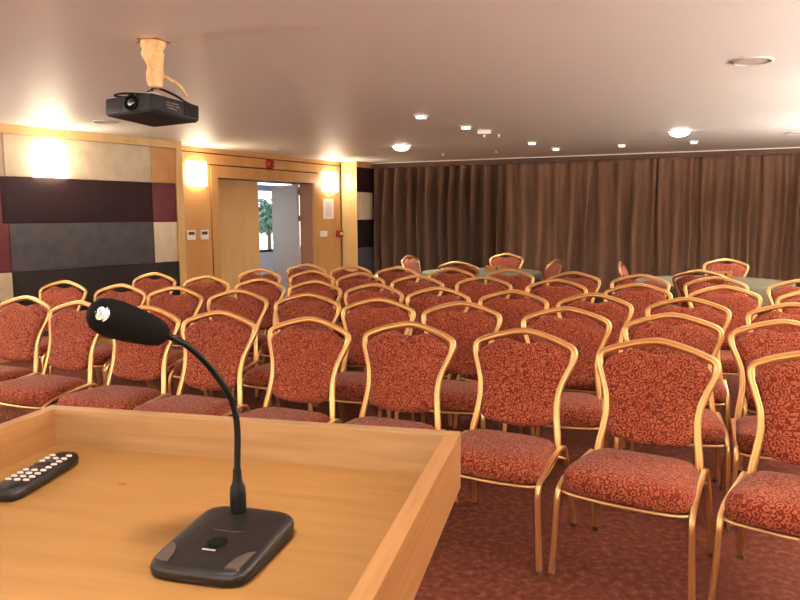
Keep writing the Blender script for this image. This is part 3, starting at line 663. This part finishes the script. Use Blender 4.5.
# gooseneck microphone
mc = lec(-.4325, .812, 1.0505)
mt = thing('gooseneck_microphone', 'black gooseneck table microphone standing on the lectern desk', 'microphone', mc, -LA+R(-1))
BW, BD = .136, .166
bm = NB(); n = 56
def mring(ins, zf, zb):
    out_ = []
    for k in range(n):
        a = 2*math.pi*k/n; c, s = math.cos(a), math.sin(a); p = 7.5; q = (abs(c)**p+abs(s)**p)**(-1/p); X, Y = c*q, s*q
        f = (Y+1)/2; wd = (BW/2-ins)*(1+.0*f)*(1-.03*(1-f)); x = X*wd; y = Y*(BD/2-ins) + (.006*(1-X*X) if s > 0 else -.002*(1-X*X))
        out_.append((x, y, zf+(zb-zf)*f**.8))
    return out_
rings = [[bm.verts.new(p) for p in mring(*q)] for q in ((.003,0,0),(.0,.002,.002),(-.0015,.011,.014),(.0,.0155,.021),(.003,.0182,.0255),(.010,.0200,.0285),(.024,.0213,.0305),(.042,.0218,.0305))]
for a_, b_ in zip(rings, rings[1:]):
    for k in range(n): bm.faces.new((a_[k], a_[(k+1)%n], b_[(k+1)%n], b_[k]))
bm.faces.new(rings[0]); bm.faces.new(rings[-1]); obj('microphone_base', bm, 'blackplastic', mt, smooth=True, angle=60)
def topz(y): return .0200+(.0290-.0200)*((y/BD)+.5)**.8+.0015
for s in (-1, 1):
    bm = NB(); q = []
    for k in range(9):
        a = math.pi/2*k/8; q.append((s*(BW/2-.005-.020*(1-math.cos(a))-.001), -BD/2+.006+.042*math.cos(a)+.0)) 
    q = [(s*(BW/2-.0085), -BD/2+.050)] + [(s*(BW/2-.0085-.021*math.sin(math.pi/2*k/7)), -BD/2+.050-.042*(1-math.cos(math.pi/2*k/7))) for k in range(1, 8)] + [(s*(BW/2-.012), -BD/2+.0095)]
    z_ = lambda p: topz(p[1])-.0022
    va = [bm.verts.new((p[0], p[1], z_(p)-.004)) for p in q]; vb = [bm.verts.new((p[0], p[1], z_(p)+.0014)) for p in q]
    bm.faces.new(va); bm.faces.new(vb)
    for k in range(len(q)): j = (k+1) % len(q); bm.faces.new((va[k], va[j], vb[j], vb[k]))
    obj('corner_lamp', bm, 'greyaccent', mt)
bm = NB(); lathe(bm, [(.0135,-.004),(.0135,.001),(.011,.002),(.003,.0012)], 24, T=lambda v: Vector((v[0], -.022+v[1], topz(-.022)-.0005+v[2]))); obj('talk_button', bm, 'blackgloss', mt, smooth=True, angle=30)
bm = NB()
for k, (a_, hgt) in enumerate(((0,.003),(.0022,.0026),(.0044,.003),(.0066,.0024),(.0088,.003),(.0118,.0028),(.014,.003),(.0162,.0026))):
    x = -.010+a_; y = -.0425; z = topz(y)-.0012; box(bm, x, x+.0016, y, y+hgt, z, z+.0008)
obj('printed_mark', bm, 'mark', mt)
bm = NB(); rr = smoothpath([(-.036,.052,topz(.052)-.001), (-.040,.030,topz(.03)-.0005), (-.030,.012,topz(.012)-.0002), (0,.006,topz(.006)-.0001), (.030,.012,topz(.012)-.0002), (.040,.030,topz(.03)-.0005), (.036,.052,topz(.052)-.001)], 5)
sweep(bm, rr, circ(.0007, 6), (0,0,1)); obj('contour_line', bm, 'greyaccent', mt)
nb = lec(-.4484, .872, 0); mb = Vector((nb.x, nb.y, 0))
gd = (LU*(-.5) + LV*(-.85)).normalized()
Minv = Matrix.Rotation(-(-LA+R(-1)), 4, 'Z')
def G(s, z): return Minv @ (Vector((-.2255, .950, 0)) + Vector((gd.x*s, gd.y*s, z)) - Vector((mc.x, mc.y, mc.z)))
b0 = G(0, 1.082)
bm = NB(); lathe(bm, [(.0105,-.004),(.0112,.0),(.0112,.026),(.0100,.036),(.0070,.042),(.0062,.052),(.0058,.060),(.0046,.062)], 20, T=lambda v: Vector((b0.x+v[0], b0.y+v[1], b0.z+v[2]))); obj('stem_socket', bm, 'blackgloss', mt, smooth=True, angle=50)
pts = smoothpath([G(*q) for q in ((0,1.135),(-.0015,1.165),(-.0025,1.19),(-.001,1.217),(.006,1.243),(.020,1.268),(.042,1.298),(.069,1.325),(.098,1.342),(.112,1.349))], 6)
bm = NB(); gn = Minv.to_3x3() @ Vector((-gd.y, gd.x, 0)); sweep(bm, pts, circ(.0044, 12), gn); obj('gooseneck', bm, 'blackgloss', mt, smooth=True)
# foam head along the neck end
a_, b_ = G(.097, 1.341), G(.186, 1.379); ax = (b_-a_).normalized(); q = ax.to_track_quat('Z', 'Y'); ln = .098
TM = Matrix.Translation(a_) @ q.to_matrix().to_4x4()
bm = NB(); lathe(bm, [(.004,-.002),(.010,.0),(.0155,.006),(.0185,.018),(.0205,.034),(.0222,.050),(.0230,.066),(.0222,.080),(.0185,.091),(.012,.0975),(.005,.0995),(.0005,.100)], 32, T=TM); hd = obj('foam_head', bm, 'foam', mt, smooth=True)
bm = NB(); rows_ = []
# small worn disc with the metal mesh showing at the tip
cdir = Vector((.0, -.0, 1))
tipax = Vector((-.40, -.25, .88))
def headsurf(al, be):   # point on the rounded tip: al = angle off the axis, be = around
    c = .077; r = .0232
    return TM @ Vector((r*math.sin(al)*math.cos(be), r*math.sin(al)*math.sin(be), c+r*math.cos(al)))
camdir = (TM.to_3x3().inverted() @ (Minv.to_3x3() @ (Vector((0,0,CAMH)) - Vector((-.35,.82,1.38))))).normalized()
be0 = math.atan2(camdir.y, camdir.x) 
axc = Vector((math.sin(R(42))*math.cos(be0+.1), math.sin(R(42))*math.sin(be0+.1), math.cos(R(42))))
e1 = axc.orthogonal().normalized(); e2 = axc.cross(e1)
for q_ in (0, .5, 1):
    rows_.append([bm.verts.new(TM @ (Vector((0,0,.077)) + (axc + (e1*math.cos(a)+e2*math.sin(a))*.5*max(q_, .01)).normalized()*(.0236 if q_ < 1 else .0226))) for a in [2*math.pi*k/20 for k in range(20)]])
for a_, b_ in zip(rows_, rows_[1:]):
    for k in range(20): bm.faces.new((a_[k], a_[(k+1)%20], b_[(k+1)%20], b_[k]))
bm.faces.new(rows_[0]); obj('mesh_cap', bm, 'capmesh', hd, smooth=True)
